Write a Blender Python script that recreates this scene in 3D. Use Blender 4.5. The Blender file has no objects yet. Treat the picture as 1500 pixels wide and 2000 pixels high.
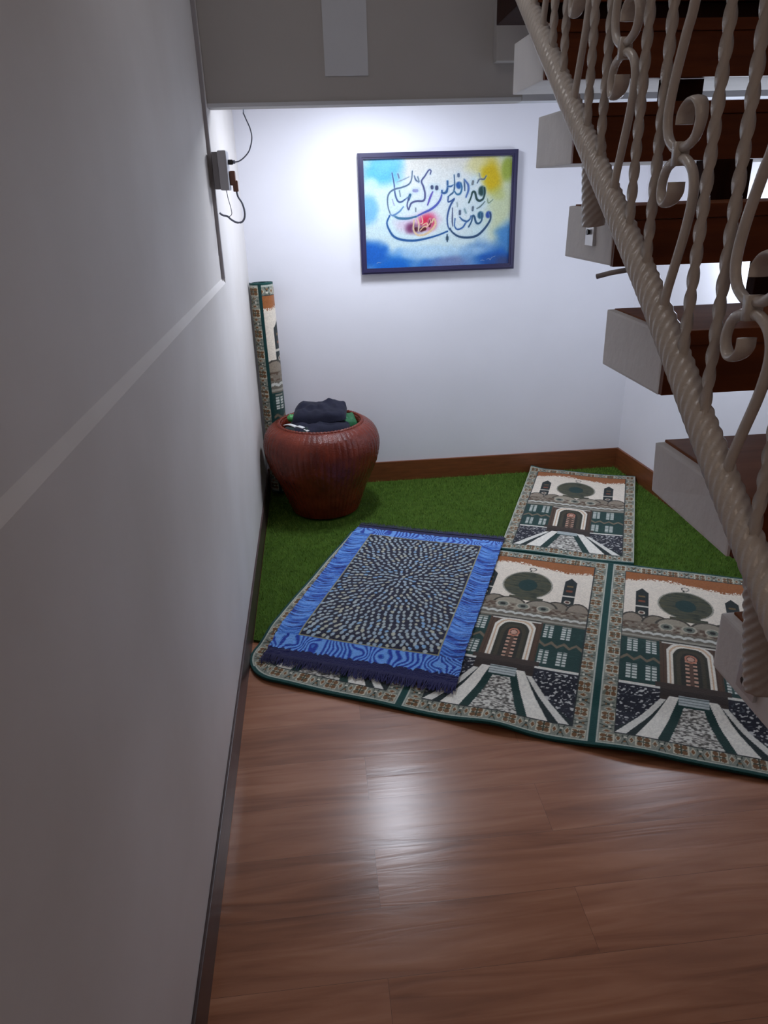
import bpy, bmesh, math, random
import numpy as np
from mathutils import Vector, Matrix

C = bpy.context.scene.collection
SC = bpy.context.scene
random.seed(7)

# ---------------------------------------------------------------- camera, view, world, lights
cam_d = bpy.data.cameras.new('camera'); cam = bpy.data.objects.new('camera', cam_d); C.objects.link(cam)
cam_d.sensor_fit = 'HORIZONTAL'; cam_d.sensor_width = 36.0; cam_d.lens = 36.0 * 1409.17 / 1500.0
cam_d.clip_start = 0.02
_r = Vector((0.99471116, -0.09873243, -0.0283127)); _u = Vector((0.06570014, 0.39973871, 0.91427154)); _w = Vector((0.07895057, 0.91129626, -0.40411129))
cam.matrix_world = Matrix(((_r.x, _u.x, -_w.x, 0.31373), (_r.y, _u.y, -_w.y, -3.85), (_r.z, _u.z, -_w.z, 1.51724), (0, 0, 0, 1)))
SC.camera = cam
SC.view_settings.view_transform = 'Standard'; SC.view_settings.look = 'None'
SC.view_settings.exposure = 0.0; SC.view_settings.gamma = 1.0; SC.view_settings.use_curve_mapping = False
SC.cycles.use_denoising = True
SC.cycles.max_bounces = 10; SC.cycles.diffuse_bounces = 6

wd = bpy.data.worlds.new('world'); SC.world = wd; wd.use_nodes = True
wd.node_tree.nodes['Background'].inputs[0].default_value = (1.0, 0.85, 0.75, 1)
wd.node_tree.nodes['Background'].inputs[1].default_value = 0.02

def lamp(name, kind, loc, energy, color, rot=(0, 0, 0), **kw):
    d = bpy.data.lights.new(name, kind); d.energy = energy; d.color = color
    for k, v in kw.items(): setattr(d, k, v)
    o = bpy.data.objects.new(name, d); C.objects.link(o); o.location = loc; o.rotation_euler = rot
    return o
LAMP_POS = (0.62, -0.62, 1.93)
lamp('niche_lamp_light', 'AREA', LAMP_POS, 14.0, (0.82, 0.88, 1.0), shape='RECTANGLE', size=0.12, size_y=0.36)
lamp('niche_bulb_light', 'POINT', (LAMP_POS[0], LAMP_POS[1], 1.94), 3.6, (0.82, 0.88, 1.0), shadow_soft_size=0.05)
lamp('right_fill_light', 'POINT', (1.93, -0.95, 1.28), 10.0, (0.78, 0.86, 1.0), shadow_soft_size=0.16)  # added unseen source beside the right wall, brightens soffits and walls
lamp('room_fill_light', 'AREA', (0.55, -4.3, 2.70), 2.6, (1.0, 0.80, 0.64), shape='DISK', size=0.5)  # added unseen fill, dim warm ambient for the front room
lamp('stair_fill_light', 'POINT', (0.42, -2.2, 2.62), 3.0, (0.95, 0.93, 0.92), shadow_soft_size=0.06)  # added source without a fixture, lifts tread ends and railing
lamp('rear_fill_light', 'AREA', (0.35, -5.6, 2.70), 2.8, (1.0, 0.84, 0.72), shape='DISK', size=0.6)  # added unseen fill behind the camera, reaches the tread ends

# ---------------------------------------------------------------- materials
def lin(c):
    c = np.asarray(c, float) / 255.0
    return np.where(c <= 0.04045, c / 12.92, ((c + 0.055) / 1.055) ** 2.4)

def mat(name, rgb, rough=0.6, spec=0.4, metal=0.0, noise=0.0, nscale=8.0, bump=0.0, bscale=60.0, stretch=(1, 1, 1), rgb2=None, emit=0.0, sheen=0.0):
    m = bpy.data.materials.new(name); m.use_nodes = True
    nt = m.node_tree; b = nt.nodes['Principled BSDF']
    b.inputs['Roughness'].default_value = rough; b.inputs['Specular IOR Level'].default_value = spec; b.inputs['Metallic'].default_value = metal
    b.inputs['Sheen Weight'].default_value = sheen
    col = tuple(rgb) + (1,)
    b.inputs['Base Color'].default_value = col
    tc = nt.nodes.new('ShaderNodeTexCoord'); mp = nt.nodes.new('ShaderNodeMapping'); mp.inputs['Scale'].default_value = stretch
    nt.links.new(tc.outputs['Object'], mp.inputs[0])
    if noise > 0 or rgb2:
        n = nt.nodes.new('ShaderNodeTexNoise'); n.inputs['Scale'].default_value = nscale; n.inputs['Detail'].default_value = 6
        nt.links.new(mp.outputs[0], n.inputs['Vector'])
        mr = nt.nodes.new('ShaderNodeMapRange'); mr.inputs[1].default_value = 0.3; mr.inputs[2].default_value = 0.7
        nt.links.new(n.outputs[0], mr.inputs[0])
        mx = nt.nodes.new('ShaderNodeMix'); mx.data_type = 'RGBA'
        c2 = rgb2 if rgb2 else tuple(c * (1 - noise) for c in rgb)
        mx.inputs[6].default_value = tuple(c2) + (1,); mx.inputs[7].default_value = col
        nt.links.new(mr.outputs[0], mx.inputs[0]); nt.links.new(mx.outputs[2], b.inputs['Base Color'])
    if bump > 0:
        n2 = nt.nodes.new('ShaderNodeTexNoise'); n2.inputs['Scale'].default_value = bscale; n2.inputs['Detail'].default_value = 4
        nt.links.new(mp.outputs[0], n2.inputs['Vector'])
        bp = nt.nodes.new('ShaderNodeBump'); bp.inputs['Strength'].default_value = bump; bp.inputs['Distance'].default_value = 0.01
        nt.links.new(n2.outputs[0], bp.inputs['Height']); nt.links.new(bp.outputs[0], b.inputs['Normal'])
    if emit:
        b.inputs['Emission Color'].default_value = col; b.inputs['Emission Strength'].default_value = emit
    return m

def attr_mat(name, rough=0.9, spec=0.15, bump=0.5, bscale=500, sheen=0.15):
    m = mat(name, (0.5, 0.5, 0.5), rough, spec, bump=bump, bscale=bscale, sheen=sheen)
    nt = m.node_tree; a = nt.nodes.new('ShaderNodeAttribute'); a.attribute_name = 'Col'
    nt.links.new(a.outputs['Color'], nt.nodes['Principled BSDF'].inputs['Base Color'])
    return m

def wood_floor():
    m = mat('laminate_floor', (0.3, 0.15, 0.09), 0.33, 0.45)
    nt = m.node_tree; b = nt.nodes['Principled BSDF']; N = nt.nodes.new; L = nt.links.new
    tc = N('ShaderNodeTexCoord')
    br = N('ShaderNodeTexBrick'); br.offset = 0.37; br.inputs['Scale'].default_value = 1.0
    br.inputs['Brick Width'].default_value = 1.25; br.inputs['Row Height'].default_value = 0.165
    br.inputs['Mortar Size'].default_value = 0.0005; br.inputs['Mortar Smooth'].default_value = 0.4
    br.inputs['Color1'].default_value = (0.0, 0, 0, 1); br.inputs['Color2'].default_value = (1, 1, 1, 1); br.inputs['Mortar'].default_value = (0.35, 0.35, 0.35, 1)
    mp0 = N('ShaderNodeMapping'); mp0.inputs['Location'].default_value = (0.41, 0.05, 0)
    L(tc.outputs['Object'], mp0.inputs[0]); L(mp0.outputs[0], br.inputs['Vector'])
    # each plank shifts the grain
    mul = N('ShaderNodeVectorMath'); mul.operation = 'MULTIPLY'; mul.inputs[1].default_value = (3.0, 1.7, 0)
    L(br.outputs['Color'], mul.inputs[0])
    add = N('ShaderNodeVectorMath'); add.operation = 'ADD'; L(tc.outputs['Object'], add.inputs[0]); L(mul.outputs[0], add.inputs[1])
    mp = N('ShaderNodeMapping'); mp.inputs['Scale'].default_value = (1.6, 17.0, 1.0); L(add.outputs[0], mp.inputs[0])
    n1 = N('ShaderNodeTexNoise'); n1.inputs['Scale'].default_value = 1.3; n1.inputs['Detail'].default_value = 8; n1.inputs['Distortion'].default_value = 1.2
    L(mp.outputs[0], n1.inputs['Vector'])
    mp2 = N('ShaderNodeMapping'); mp2.inputs['Scale'].default_value = (0.9, 5.0, 1.0); L(add.outputs[0], mp2.inputs[0])
    n2 = N('ShaderNodeTexNoise'); n2.inputs['Scale'].default_value = 1.0; n2.inputs['Detail'].default_value = 3; L(mp2.outputs[0], n2.inputs['Vector'])
    cr = N('ShaderNodeValToRGB'); e = cr.color_ramp.elements
    e[0].position = 0.30; e[0].color = (0.170, 0.060, 0.026, 1); e[1].position = 0.72; e[1].color = (0.48, 0.225, 0.125, 1)
    k = cr.color_ramp.elements.new(0.5); k.color = (0.34, 0.140, 0.070, 1)
    av = N('ShaderNodeMath'); av.operation = 'MULTIPLY_ADD'; av.inputs[1].default_value = 0.6; L(n1.outputs[0], av.inputs[0])
    m2 = N('ShaderNodeMath'); m2.operation = 'MULTIPLY'; m2.inputs[1].default_value = 0.4; L(n2.outputs[0], m2.inputs[0]); L(m2.outputs[0], av.inputs[2])
    L(av.outputs[0], cr.inputs[0])
    mx = N('ShaderNodeMix'); mx.data_type = 'RGBA'; mx.blend_type = 'MULTIPLY'; mx.inputs[0].default_value = 0.35
    L(cr.outputs[0], mx.inputs[6]); sub = N('ShaderNodeMapRange'); sub.inputs[1].default_value = 0; sub.inputs[2].default_value = 1; sub.inputs[3].default_value = 0.8; sub.inputs[4].default_value = 1.05
    L(br.outputs['Color'], sub.inputs[0]); L(sub.outputs[0], mx.inputs[7])
    mo = N('ShaderNodeMix'); mo.data_type = 'RGBA'; mo.inputs[7].default_value = (0.13, 0.06, 0.035, 1)
    L(br.outputs['Fac'], mo.inputs[0]); L(mx.outputs[2], mo.inputs[6]); L(mo.outputs[2], b.inputs['Base Color'])
    bp = N('ShaderNodeBump'); bp.inputs['Strength'].default_value = 0.06; bp.inputs['Distance'].default_value = 0.01
    L(n1.outputs[0], bp.inputs['Height']); L(bp.outputs[0], b.inputs['Normal'])
    rr = N('ShaderNodeMapRange'); rr.inputs[3].default_value = 0.20; rr.inputs[4].default_value = 0.30; L(n2.outputs[0], rr.inputs[0]); L(rr.outputs[0], b.inputs['Roughness'])
    return m

M = dict(
    floor=wood_floor(),
    wall=mat('painted_plaster', (0.78, 0.775, 0.82), 0.7, 0.3, noise=0.05, nscale=2.5, bump=0.12, bscale=9),
    wall_l=mat('aged_cream_paint', (0.73, 0.70, 0.68), 0.6, 0.3, nscale=1.6, rgb2=(0.61, 0.57, 0.535), bump=0.15, bscale=5),
    beam=mat('grey_plaster', (0.46, 0.44, 0.42), 0.7, 0.3, noise=0.06, nscale=3, bump=0.1, bscale=12),
    beam_light=mat('pale_grey_trim_and_light_patch', (0.62, 0.64, 0.67), 0.6, 0.3, noise=0.04, nscale=5),  # pale trim colour, also painted as the strip of light on the beam
    plaster=mat('stair_plaster', (0.82, 0.81, 0.795), 0.75, 0.25, noise=0.08, nscale=6, bump=0.25, bscale=25),
    skirting=mat('reddish_brown_skirting', (0.20, 0.060, 0.020), 0.4, 0.5, noise=0.35, nscale=5, stretch=(2, 2, 16)),
    skirting_l=mat('dark_brown_skirting', (0.085, 0.050, 0.046), 0.35, 0.5, noise=0.5, nscale=4, stretch=(3, 1.5, 8)),
    stairwood=mat('dark_stair_wood', (0.175, 0.043, 0.009), 0.45, 0.25, nscale=3, rgb2=(0.10, 0.024, 0.006), stretch=(1.2, 14, 14), bump=0.05, bscale=8),
    treadwood=mat('varnished_tread_wood', (0.27, 0.105, 0.048), 0.6, 0.06, nscale=3, rgb2=(0.19, 0.066, 0.028), stretch=(1.2, 14, 14)),
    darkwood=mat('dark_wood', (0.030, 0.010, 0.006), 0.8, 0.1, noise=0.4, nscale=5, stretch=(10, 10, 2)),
    iron=mat('cream_painted_iron', (0.58, 0.53, 0.475), 0.25, 0.5, noise=0.10, nscale=30, bump=0.15, bscale=120),
    zinc=mat('bracket_metal', (0.6, 0.6, 0.6), 0.35, 0.5, metal=0.6),
    black=mat('black_plastic', (0.02, 0.02, 0.022), 0.35, 0.5),
    trunk=mat('grey_trunking', (0.33, 0.31, 0.32), 0.5, 0.4),
    socket=mat('grey_socket_plastic', (0.42, 0.42, 0.45), 0.4, 0.5), socket_d=mat('dark_grey_box', (0.22, 0.21, 0.22), 0.5, 0.4),
    brownplug=mat('brown_plug', (0.20, 0.09, 0.06), 0.5, 0.4), cable=mat('grey_cable', (0.20, 0.22, 0.28), 0.5, 0.4),
    frame=mat('dark_purple_frame', (0.030, 0.026, 0.075), 0.35, 0.5),
    wicker=mat('red_brown_wicker', (0.19, 0.028, 0.011), 0.26, 0.42, nscale=14, rgb2=(0.10, 0.014, 0.007), bump=0.3, bscale=150),
    navy=mat('navy_cloth', (0.013, 0.014, 0.032), 0.75, 0.2, noise=0.3, nscale=20, bump=0.3, bscale=300, sheen=0.05),
    greenc=mat('green_cloth', (0.02, 0.15, 0.055), 0.6, 0.4, noise=0.4, nscale=20), greenb=mat('green_ball', (0.06, 0.30, 0.08), 0.45, 0.5),
    white=mat('white_cloth', (0.7, 0.7, 0.68), 0.8, 0.2), blackc=mat('black_cloth', (0.02, 0.03, 0.03), 0.8, 0.2),
    grass=mat('artificial_grass', (0.18, 0.285, 0.045), 0.7, 0.25, nscale=7, rgb2=(0.12, 0.215, 0.028)),
    grassb=mat('grass_backing', (0.06, 0.12, 0.015), 0.9, 0.1, noise=0.4, nscale=30),
    fringe=mat('navy_fringe', (0.012, 0.011, 0.090), 0.7, 0.3, sheen=0.2),
    fringe_w=mat('pale_thread', (0.5, 0.5, 0.45), 0.8, 0.2),
    rug=attr_mat('woven_rug', bump=0.45, bscale=420), mat=attr_mat('plush_mat', bump=0.5, bscale=300, sheen=0.3),
    rug_back=mat('green_binding', (0.014, 0.075, 0.062), 0.85, 0.2, noise=0.25, nscale=40, bump=0.4, bscale=400),
    canvas=attr_mat('painted_canvas', rough=0.55, spec=0.3, bump=0.1, bscale=700, sheen=0.0),
    bulb=mat('lamp_glass', (0.85, 0.92, 1.0), 0.3, emit=14.0), lampwhite=mat('white_plastic', (0.75, 0.75, 0.75), 0.4),
)

# ---------------------------------------------------------------- helpers
def empty(name, loc, label=None, cat=None, group=None, kind=None):
    o = bpy.data.objects.new(name, None); C.objects.link(o); o.location = loc; o.empty_display_size = 0.1
    tag(o, label, cat, group, kind); return o

def tag(o, label=None, cat=None, group=None, kind=None):
    for k, v in (('label', label), ('category', cat), ('group', group), ('kind', kind)):
        if v: o[k] = v
    return o

def link(name, me, m, parent=None, smooth=False):
    me.name = name
    if m is not None: me.materials.append(m)
    if smooth:
        me.polygons.foreach_set('use_smooth', [True] * len(me.polygons))
    o = bpy.data.objects.new(name, me); C.objects.link(o)
    if parent is not None:
        o.parent = parent
        w = parent
        off = Vector((0, 0, 0))
        while w is not None: off += w.location; w = w.parent
        o.location = -off            # mesh data is in world coordinates
    return o

def from_bm(name, bm, m, parent=None, smooth=False, bevel=0.0):
    if bevel > 0:
        bmesh.ops.bevel(bm, geom=list(bm.edges), offset=bevel, segments=2, affect='EDGES', profile=0.7)
    bmesh.ops.recalc_face_normals(bm, faces=bm.faces)
    me = bpy.data.meshes.new(name); bm.to_mesh(me); bm.free()
    return link(name, me, m, parent, smooth)

def box(bm, x0, x1, y0, y1, z0, z1):
    v = [bm.verts.new(p) for p in ((x0, y0, z0), (x1, y0, z0), (x1, y1, z0), (x0, y1, z0), (x0, y0, z1), (x1, y0, z1), (x1, y1, z1), (x0, y1, z1))]
    for f in ((0, 3, 2, 1), (4, 5, 6, 7), (0, 1, 5, 4), (1, 2, 6, 5), (2, 3, 7, 6), (3, 0, 4, 7)): bm.faces.new([v[i] for i in f])
    return v

def box_obj(name, x0, x1, y0, y1, z0, z1, m, parent=None, bevel=0.0):
    bm = bmesh.new(); box(bm, x0, x1, y0, y1, z0, z1); return from_bm(name, bm, m, parent, bevel=bevel)

def prism(name, poly, z0, z1, m, parent=None, bevel=0.0):
    bm = bmesh.new()
    a = [bm.verts.new((x, y, z0)) for x, y in poly]; b = [bm.verts.new((x, y, z1)) for x, y in poly]
    bm.faces.new(a[::-1]); bm.faces.new(b)
    n = len(poly)
    for i in range(n): bm.faces.new((a[i], a[(i + 1) % n], b[(i + 1) % n], b[i]))
    return from_bm(name, bm, m, parent, bevel=bevel)

def struct(o): o['kind'] = 'structure'; return o

def catmull(pts, n=8):
    P = [np.array(p, float) for p in pts]; P = [2 * P[0] - P[1]] + P + [2 * P[-1] - P[-2]]
    out = []
    for i in range(1, len(P) - 2):
        for k in range(n):
            t = k / n
            out.append(0.5 * ((2 * P[i]) + (-P[i - 1] + P[i + 1]) * t + (2 * P[i - 1] - 5 * P[i] + 4 * P[i + 1] - P[i + 2]) * t * t + (-P[i - 1] + 3 * P[i] - 3 * P[i + 1] + P[i + 2]) * t ** 3))
    out.append(P[-2]); return np.array(out)

def sweep(path, section, ref=(1, 0, 0), twist=0.0, scale=None):
    """path (n,3); section (k,2) in metres, first axis along ref; twist rad per metre; scale fn(t)->(sx,sy)"""
    path = np.array(path, float); n = len(path); T = np.gradient(path, axis=0); T /= np.linalg.norm(T, axis=1)[:, None]
    s = np.concatenate([[0], np.cumsum(np.linalg.norm(np.diff(path, axis=0), axis=1))])
    N = np.array(ref, float)[None] - T * (T @ np.array(ref, float))[:, None]; N /= np.linalg.norm(N, axis=1)[:, None]
    B = np.cross(T, N); sec = np.array(section, float); k = len(sec)
    V = []
    for i in range(n):
        a = twist * s[i]; ca, sa = math.cos(a), math.sin(a)
        x = sec[:, 0] * ca - sec[:, 1] * sa; y = sec[:, 0] * sa + sec[:, 1] * ca
        if scale: sx, sy = scale(s[i] / s[-1]); x = x * sx; y = y * sy
        V.append(path[i] + x[:, None] * N[i] + y[:, None] * B[i])
    V = np.concatenate(V); F = []
    for i in range(n - 1):
        for j in range(k):
            F.append((i * k + j, i * k + (j + 1) % k, (i + 1) * k + (j + 1) % k, (i + 1) * k + j))
    F.append(tuple(range(k))[::-1]); F.append(tuple((n - 1) * k + j for j in range(k)))
    return V, F

def mesh_obj(name, V, F, m, parent=None, smooth=True):
    me = bpy.data.meshes.new(name); me.from_pydata([tuple(v) for v in V], [], F); me.update()
    return link(name, me, m, parent, smooth)

def circle(r, k=10): return [(r * math.cos(2 * math.pi * i / k), r * math.sin(2 * math.pi * i / k)) for i in range(k)]
def lobed(r, lobes=4, amp=0.12, k=24): return [((r * (1 + amp * math.cos(lobes * 2 * math.pi * i / k))) * math.cos(2 * math.pi * i / k), (r * (1 + amp * math.cos(lobes * 2 * math.pi * i / k))) * math.sin(2 * math.pi * i / k)) for i in range(k)]
def tube(name, pts, r, m, parent=None, k=8, n=8, ref=(1, 0, 0)):
    V, F = sweep(catmull(pts, n), circle(r, k), ref); return mesh_obj(name, V, F, m, parent)

def grid_mesh(name, P, Col, m, parent=None, thick=0.0, Nrm=None, edge_col=None, smooth=True):
    """a coloured sheet (ny,nx,3) with an underside and sides when thick > 0"""
    ny, nx = P.shape[:2]; idx = np.arange(ny * nx).reshape(ny, nx)
    q = np.stack([idx[:-1, :-1], idx[:-1, 1:], idx[1:, 1:], idx[1:, :-1]], -1).reshape(-1, 4)
    V = P.reshape(-1, 3); Cc = Col.reshape(-1, 3); quads = [q]
    if thick > 0:
        ring = np.concatenate([idx[0, :], idx[1:, -1], idx[-1, -2::-1], idx[-2:0:-1, 0]])
        nrm = np.array([0, 0, 1.0]) if Nrm is None else Nrm.reshape(-1, 3)[ring]
        low = V[ring] - nrm * thick
        base = len(V); k = len(ring); V = np.concatenate([V, low])
        ec = Cc[ring] if edge_col is None else np.tile(np.array(edge_col), (k, 1)); Cc = np.concatenate([Cc, ec])
        j = np.arange(k); jn = (j + 1) % k
        quads.append(np.stack([ring[j], base + j, base + jn, ring[jn]], -1))
        if Nrm is not None:      # full underside
            U = P.reshape(-1, 3) - Nrm.reshape(-1, 3) * thick; b2 = len(V); V = np.concatenate([V, U]); Cc = np.concatenate([Cc, np.tile(np.array(edge_col), (len(U), 1))])
            quads.append(q[:, ::-1] + b2)
    Q = np.concatenate(quads)
    me = bpy.data.meshes.new(name); me.vertices.add(len(V)); me.vertices.foreach_set('co', V.astype(np.float32).ravel())
    me.loops.add(Q.size); me.loops.foreach_set('vertex_index', Q.astype(np.int32).ravel())
    me.polygons.add(len(Q)); me.polygons.foreach_set('loop_start', np.arange(0, Q.size, 4, dtype=np.int32))
    me.update(calc_edges=True)
    a = me.color_attributes.new('Col', 'FLOAT_COLOR', 'POINT')
    a.data.foreach_set('color', np.concatenate([Cc, np.ones((len(Cc), 1))], 1).astype(np.float32).ravel())
    return link(name, me, m, parent, smooth)

def vnoise(x, y, seed=0):
    rs = np.random.RandomState(seed); G = rs.rand(128, 128)
    xi = np.floor(x).astype(int); yi = np.floor(y).astype(int); fx = x - xi; fy = y - yi
    fx = fx * fx * (3 - 2 * fx); fy = fy * fy * (3 - 2 * fy)
    g = lambda a, b: G[a % 128, b % 128]
    return (g(xi, yi) * (1 - fx) + g(xi + 1, yi) * fx) * (1 - fy) + (g(xi, yi + 1) * (1 - fx) + g(xi + 1, yi + 1) * fx) * fy
def sstep(a, b, x): t = np.clip((x - a) / (b - a), 0, 1); return t * t * (3 - 2 * t)

# ---------------------------------------------------------------- the room
XW = lambda y: 2.03 - 0.075 * y              # right wall runs very slightly outwards towards the camera
Z_TOP = 2.75; LEDGE = 1.2315; Y_END = -6.3; Y_BEAM = -1.0
struct(prism('floor', [(-0.2, 0.15), (2.35, 0.15), (2.75, Y_END - .15), (-0.2, Y_END - .15)], -0.1, 0.0, M['floor']))
struct(prism('wall_back', [(-0.2, 0.0), (2.2, 0.0), (2.2, 0.15), (-0.2, 0.15)], 0, Z_TOP, M['wall']))
struct(prism('wall_right', [(XW(0), 0.0), (XW(0) + .15, 0.0), (XW(Y_END) + .15, Y_END), (XW(Y_END), Y_END)], 0, Z_TOP, M['wall']))
struct(prism('wall_rear', [(-0.2, Y_END - .15), (2.75, Y_END - .15), (2.75, Y_END), (-0.2, Y_END)], 0, Z_TOP, M['wall_l']))
# left wall: full thickness below the ledge and near the corner, a shallow recess above the ledge
bm = bmesh.new()
prof = [(-0.2, 0), (0, 0), (0, LEDGE), (-0.010, LEDGE + 0.018), (-0.010, Z_TOP), (-0.2, Z_TOP)]
a = [bm.verts.new((x, Y_END, z)) for x, z in prof]; b = [bm.verts.new((x, -1.045, z)) for x, z in prof]
bm.faces.new(a); bm.faces.new(b[::-1])
for i in range(6): bm.faces.new((a[i], b[i], b[(i + 1) % 6], a[(i + 1) % 6]))
box(bm, -0.2, 0.0, -1.045, 0.0, 0, Z_TOP)
struct(from_bm('wall_left', bm, M['wall_l']))
# ceiling over the room, low ceiling over the niche, beam between
struct(prism('ceiling', [(-0.2, Y_END), (2.75, Y_END), (2.75, Y_BEAM), (-0.2, Y_BEAM)], Z_TOP, Z_TOP + .1, M['wall']))
struct(box_obj('ceiling_niche', 0.0, XW(0), -0.92, 0.0, 2.03, 2.15, M['wall']))
struct(box_obj('wall_beam', 0.0, 1.095, Y_BEAM, -0.92, 1.80, Z_TOP, M['beam'], bevel=0.004))
struct(box_obj('trim_1', 0.0, 1.09, Y_BEAM - 0.006, Y_BEAM, 1.80, 1.812, M['beam_light']))
struct(box_obj('light_patch_panel', 0.406, 0.553, Y_BEAM - 0.005, Y_BEAM, 1.886, Z_TOP, M['beam_light']))  # thin pale panel, a patch of light on the beam put into colour
struct(box_obj('trim_3', 0.985, 1.095, Y_BEAM - 0.05, Y_BEAM, 1.915, Z_TOP, M['beam'], bevel=0.004))
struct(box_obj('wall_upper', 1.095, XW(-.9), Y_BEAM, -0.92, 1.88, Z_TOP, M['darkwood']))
struct(box_obj('trim_4', 1.095, XW(-.9), Y_BEAM, -0.92, 1.80, 1.88, M['beam_light']))
# skirtings
struct(box_obj('baseboard_back', 0.0, XW(0), -0.014, 0.0, 0.0, 0.123, M['skirting'], bevel=0.002))
struct(prism('baseboard_right', [(XW(0) - .014, 0), (XW(0), 0), (XW(-3.6), -3.6), (XW(-3.6) - .014, -3.6)], 0, 0.123, M['skirting'], bevel=0.002))
struct(box_obj('baseboard_left', 0.0, 0.008, Y_END, -0.014, 0.0, 0.115, M['skirting_l'], bevel=0.002))

# lamp fixed under the low ceiling of the niche
e = empty('ceiling_lamp', (LAMP_POS[0], LAMP_POS[1], 2.03), 'small round white lamp under the low niche ceiling behind the grey beam', 'lamp')
bm = bmesh.new(); bmesh.ops.create_cone(bm, cap_ends=True, segments=24, radius1=0.045, radius2=0.055, depth=0.03, matrix=Matrix.Translation((LAMP_POS[0], LAMP_POS[1], 2.015)))
from_bm('lamp_base', bm, M['lampwhite'], e, bevel=0)
bm = bmesh.new(); bmesh.ops.create_uvsphere(bm, u_segments=20, v_segments=12, radius=0.03, matrix=Matrix.Translation((LAMP_POS[0], LAMP_POS[1], 1.985)))
from_bm('bulb', bm, M['bulb'], e, smooth=True)

# ---------------------------------------------------------------- rug pattern (weave colours by position on the rug)
RUG_W, RUG_L = 0.60, 1.13
def rug_pattern(X, Y, gaps=True):
    """X across in metres (0..0.6), Y along in metres (0..1.13); returns linear colours"""
    u = X / RUG_W; v = Y / RUG_L
    Cc = np.empty(X.shape + (3,))
    def put(mask, col): Cc[mask] = col
    n1 = vnoise(X * 300, Y * 300, 1); n2 = vnoise(X * 90, Y * 90, 2); n3 = vnoise(X * 40, Y * 160, 3)
    binding = (22, 66, 62); cream = (222, 211, 194); olive = (68, 72, 58); dk = (30, 52, 50); brown = (92, 68, 52); navy = (26, 30, 40); grey = (128, 126, 116); pale = (176, 180, 168)
    put(np.ones(X.shape, bool), binding)
    d = np.minimum(np.minimum(X, RUG_W - X), np.minimum(Y * 0.86, RUG_L - Y))
    put(d > 0.012, pale)
    band = (d > 0.017) & (d < 0.064)
    put(band, (128, 132, 120))
    # motif along the band
    vert = np.minimum(X, RUG_W - X) < np.minimum(Y, RUG_L - Y)
    s = np.where(vert, Y - 0.0405, X - 0.0405); c = d - 0.0405; p = 0.1049
    cnt = np.where(vert, (RUG_L - 0.081) / 10, (RUG_W - 0.081) / 5); ls = np.mod(s / cnt + 0.5, 1.0) - 0.5; ls = ls * cnt
    put(band & (np.abs(ls) < 0.022) & (np.abs(c) < 0.021), (192, 188, 168))
    for sx in (-0.0105, 0.0105):
        for cx in (-0.0105, 0.0105):
            put(band & (((ls - sx) / 0.0085) ** 2 + ((c - cx) / 0.0085) ** 2 < 1), (112, 80, 50))
    put(band & (np.abs(ls) < 0.0018) & (np.abs(c) < 0.018), (60, 66, 52)); put(band & (np.abs(c) < 0.0018) & (np.abs(ls) < 0.018), (60, 66, 52))
    for sgn in (-1, 1):
        q = ls - sgn * 0.033
        put(band & (np.abs(q) / 0.009 + np.abs(c) / 0.016 < 1), (186, 180, 160)); put(band & (np.abs(q) / 0.006 + np.abs(c) / 0.011 < 1), (118, 80, 46))
    q = np.abs(ls) - cnt * 0.5
    far = np.abs(q) < 0.010
    put(band & far & (np.abs(np.abs(q) - 0.5 * np.abs(c + 0.002)) < 0.0022), (44, 58, 50)); put(band & far & (np.abs(c - 0.007) < 0.003) & (np.abs(q) < 0.005), (200, 196, 180))
    put(band & far & (np.abs(c + 0.010) < 0.003) & (np.abs(q) < 0.004), (126, 92, 60))
    put(band & (n2 > 0.88), (100, 106, 94))
    put((d > 0.060) & (d < 0.0645), (44, 50, 50))
    I = d >= 0.0645
    put(I, cream)
    def I_(m, col): put(I & m, col)
    # brown sky along the top
    lo = 0.885 - 0.012 * np.sin(u * 11 + 0.8) - 0.022 * (u > 0.55) * sstep(0.55, 0.8, u) * (u < 0.9) - 0.012 * n2 + 0.008
    I_(v > lo, (150, 92, 52))
    I_((v > lo) & (v < lo + 0.012) & (n1 > 0.55), cream)
    # crescent
    r = np.hypot((u - 0.485) * 0.6, (v - 0.862) * 1.13); I_((r < 0.016) & (r > 0.011) & (n1 > 0.15), (96, 92, 84)); I_((np.abs(u - 0.475) < 0.006) & (v > 0.83) & (v < 0.85), olive)
    # dome
    rx = 0.158; rr = ((u - 0.478) / rx) ** 2 + (np.where(v > 0.742, (v - 0.742) / 0.093, (v - 0.742) / 0.085)) ** 2
    dome = (rr < 1) | ((np.abs(u - 0.49) < 0.07 + (v < 0.66) * 0.04) & (v > 0.635) & (v < 0.68))
    I_(rr < 1.13, (150, 146, 132)); I_(dome, olive); I_(dome & (n3 > 0.62), (80, 78, 58)); I_(dome & (n3 < 0.25), (52, 58, 48))
    I_(((u - 0.48) / 0.062) ** 2 + ((v - 0.742) / 0.040) ** 2 < 1, (28, 56, 54))
    # minarets
    for cx in (0.215, 0.757):
        w = 0.040; body = (np.abs(u - cx) < w) & (v > 0.635) & (v < 0.80); tip = (np.abs(u - cx) / w + np.maximum(v - 0.80, 0) / 0.030 < 1) & (v >= 0.80)
        I_(body | tip, (36, 44, 44)); I_(body & (np.abs(v - 0.700) < 0.005), (200, 194, 180)); I_(body & (np.abs(v - 0.735) < 0.006) & (np.abs(u - cx) < .02), (120, 70, 50))
        I_(body & (np.abs(v - 0.77) < 0.006) & (np.abs(u - cx) < .02), (110, 90, 60)); rg = np.hypot((u - cx) * .6, (v - .660) * 1.13); I_((rg < .013) & (rg > .008), (190, 182, 165)); I_(rg <= .008, (90, 60, 50))
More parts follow.
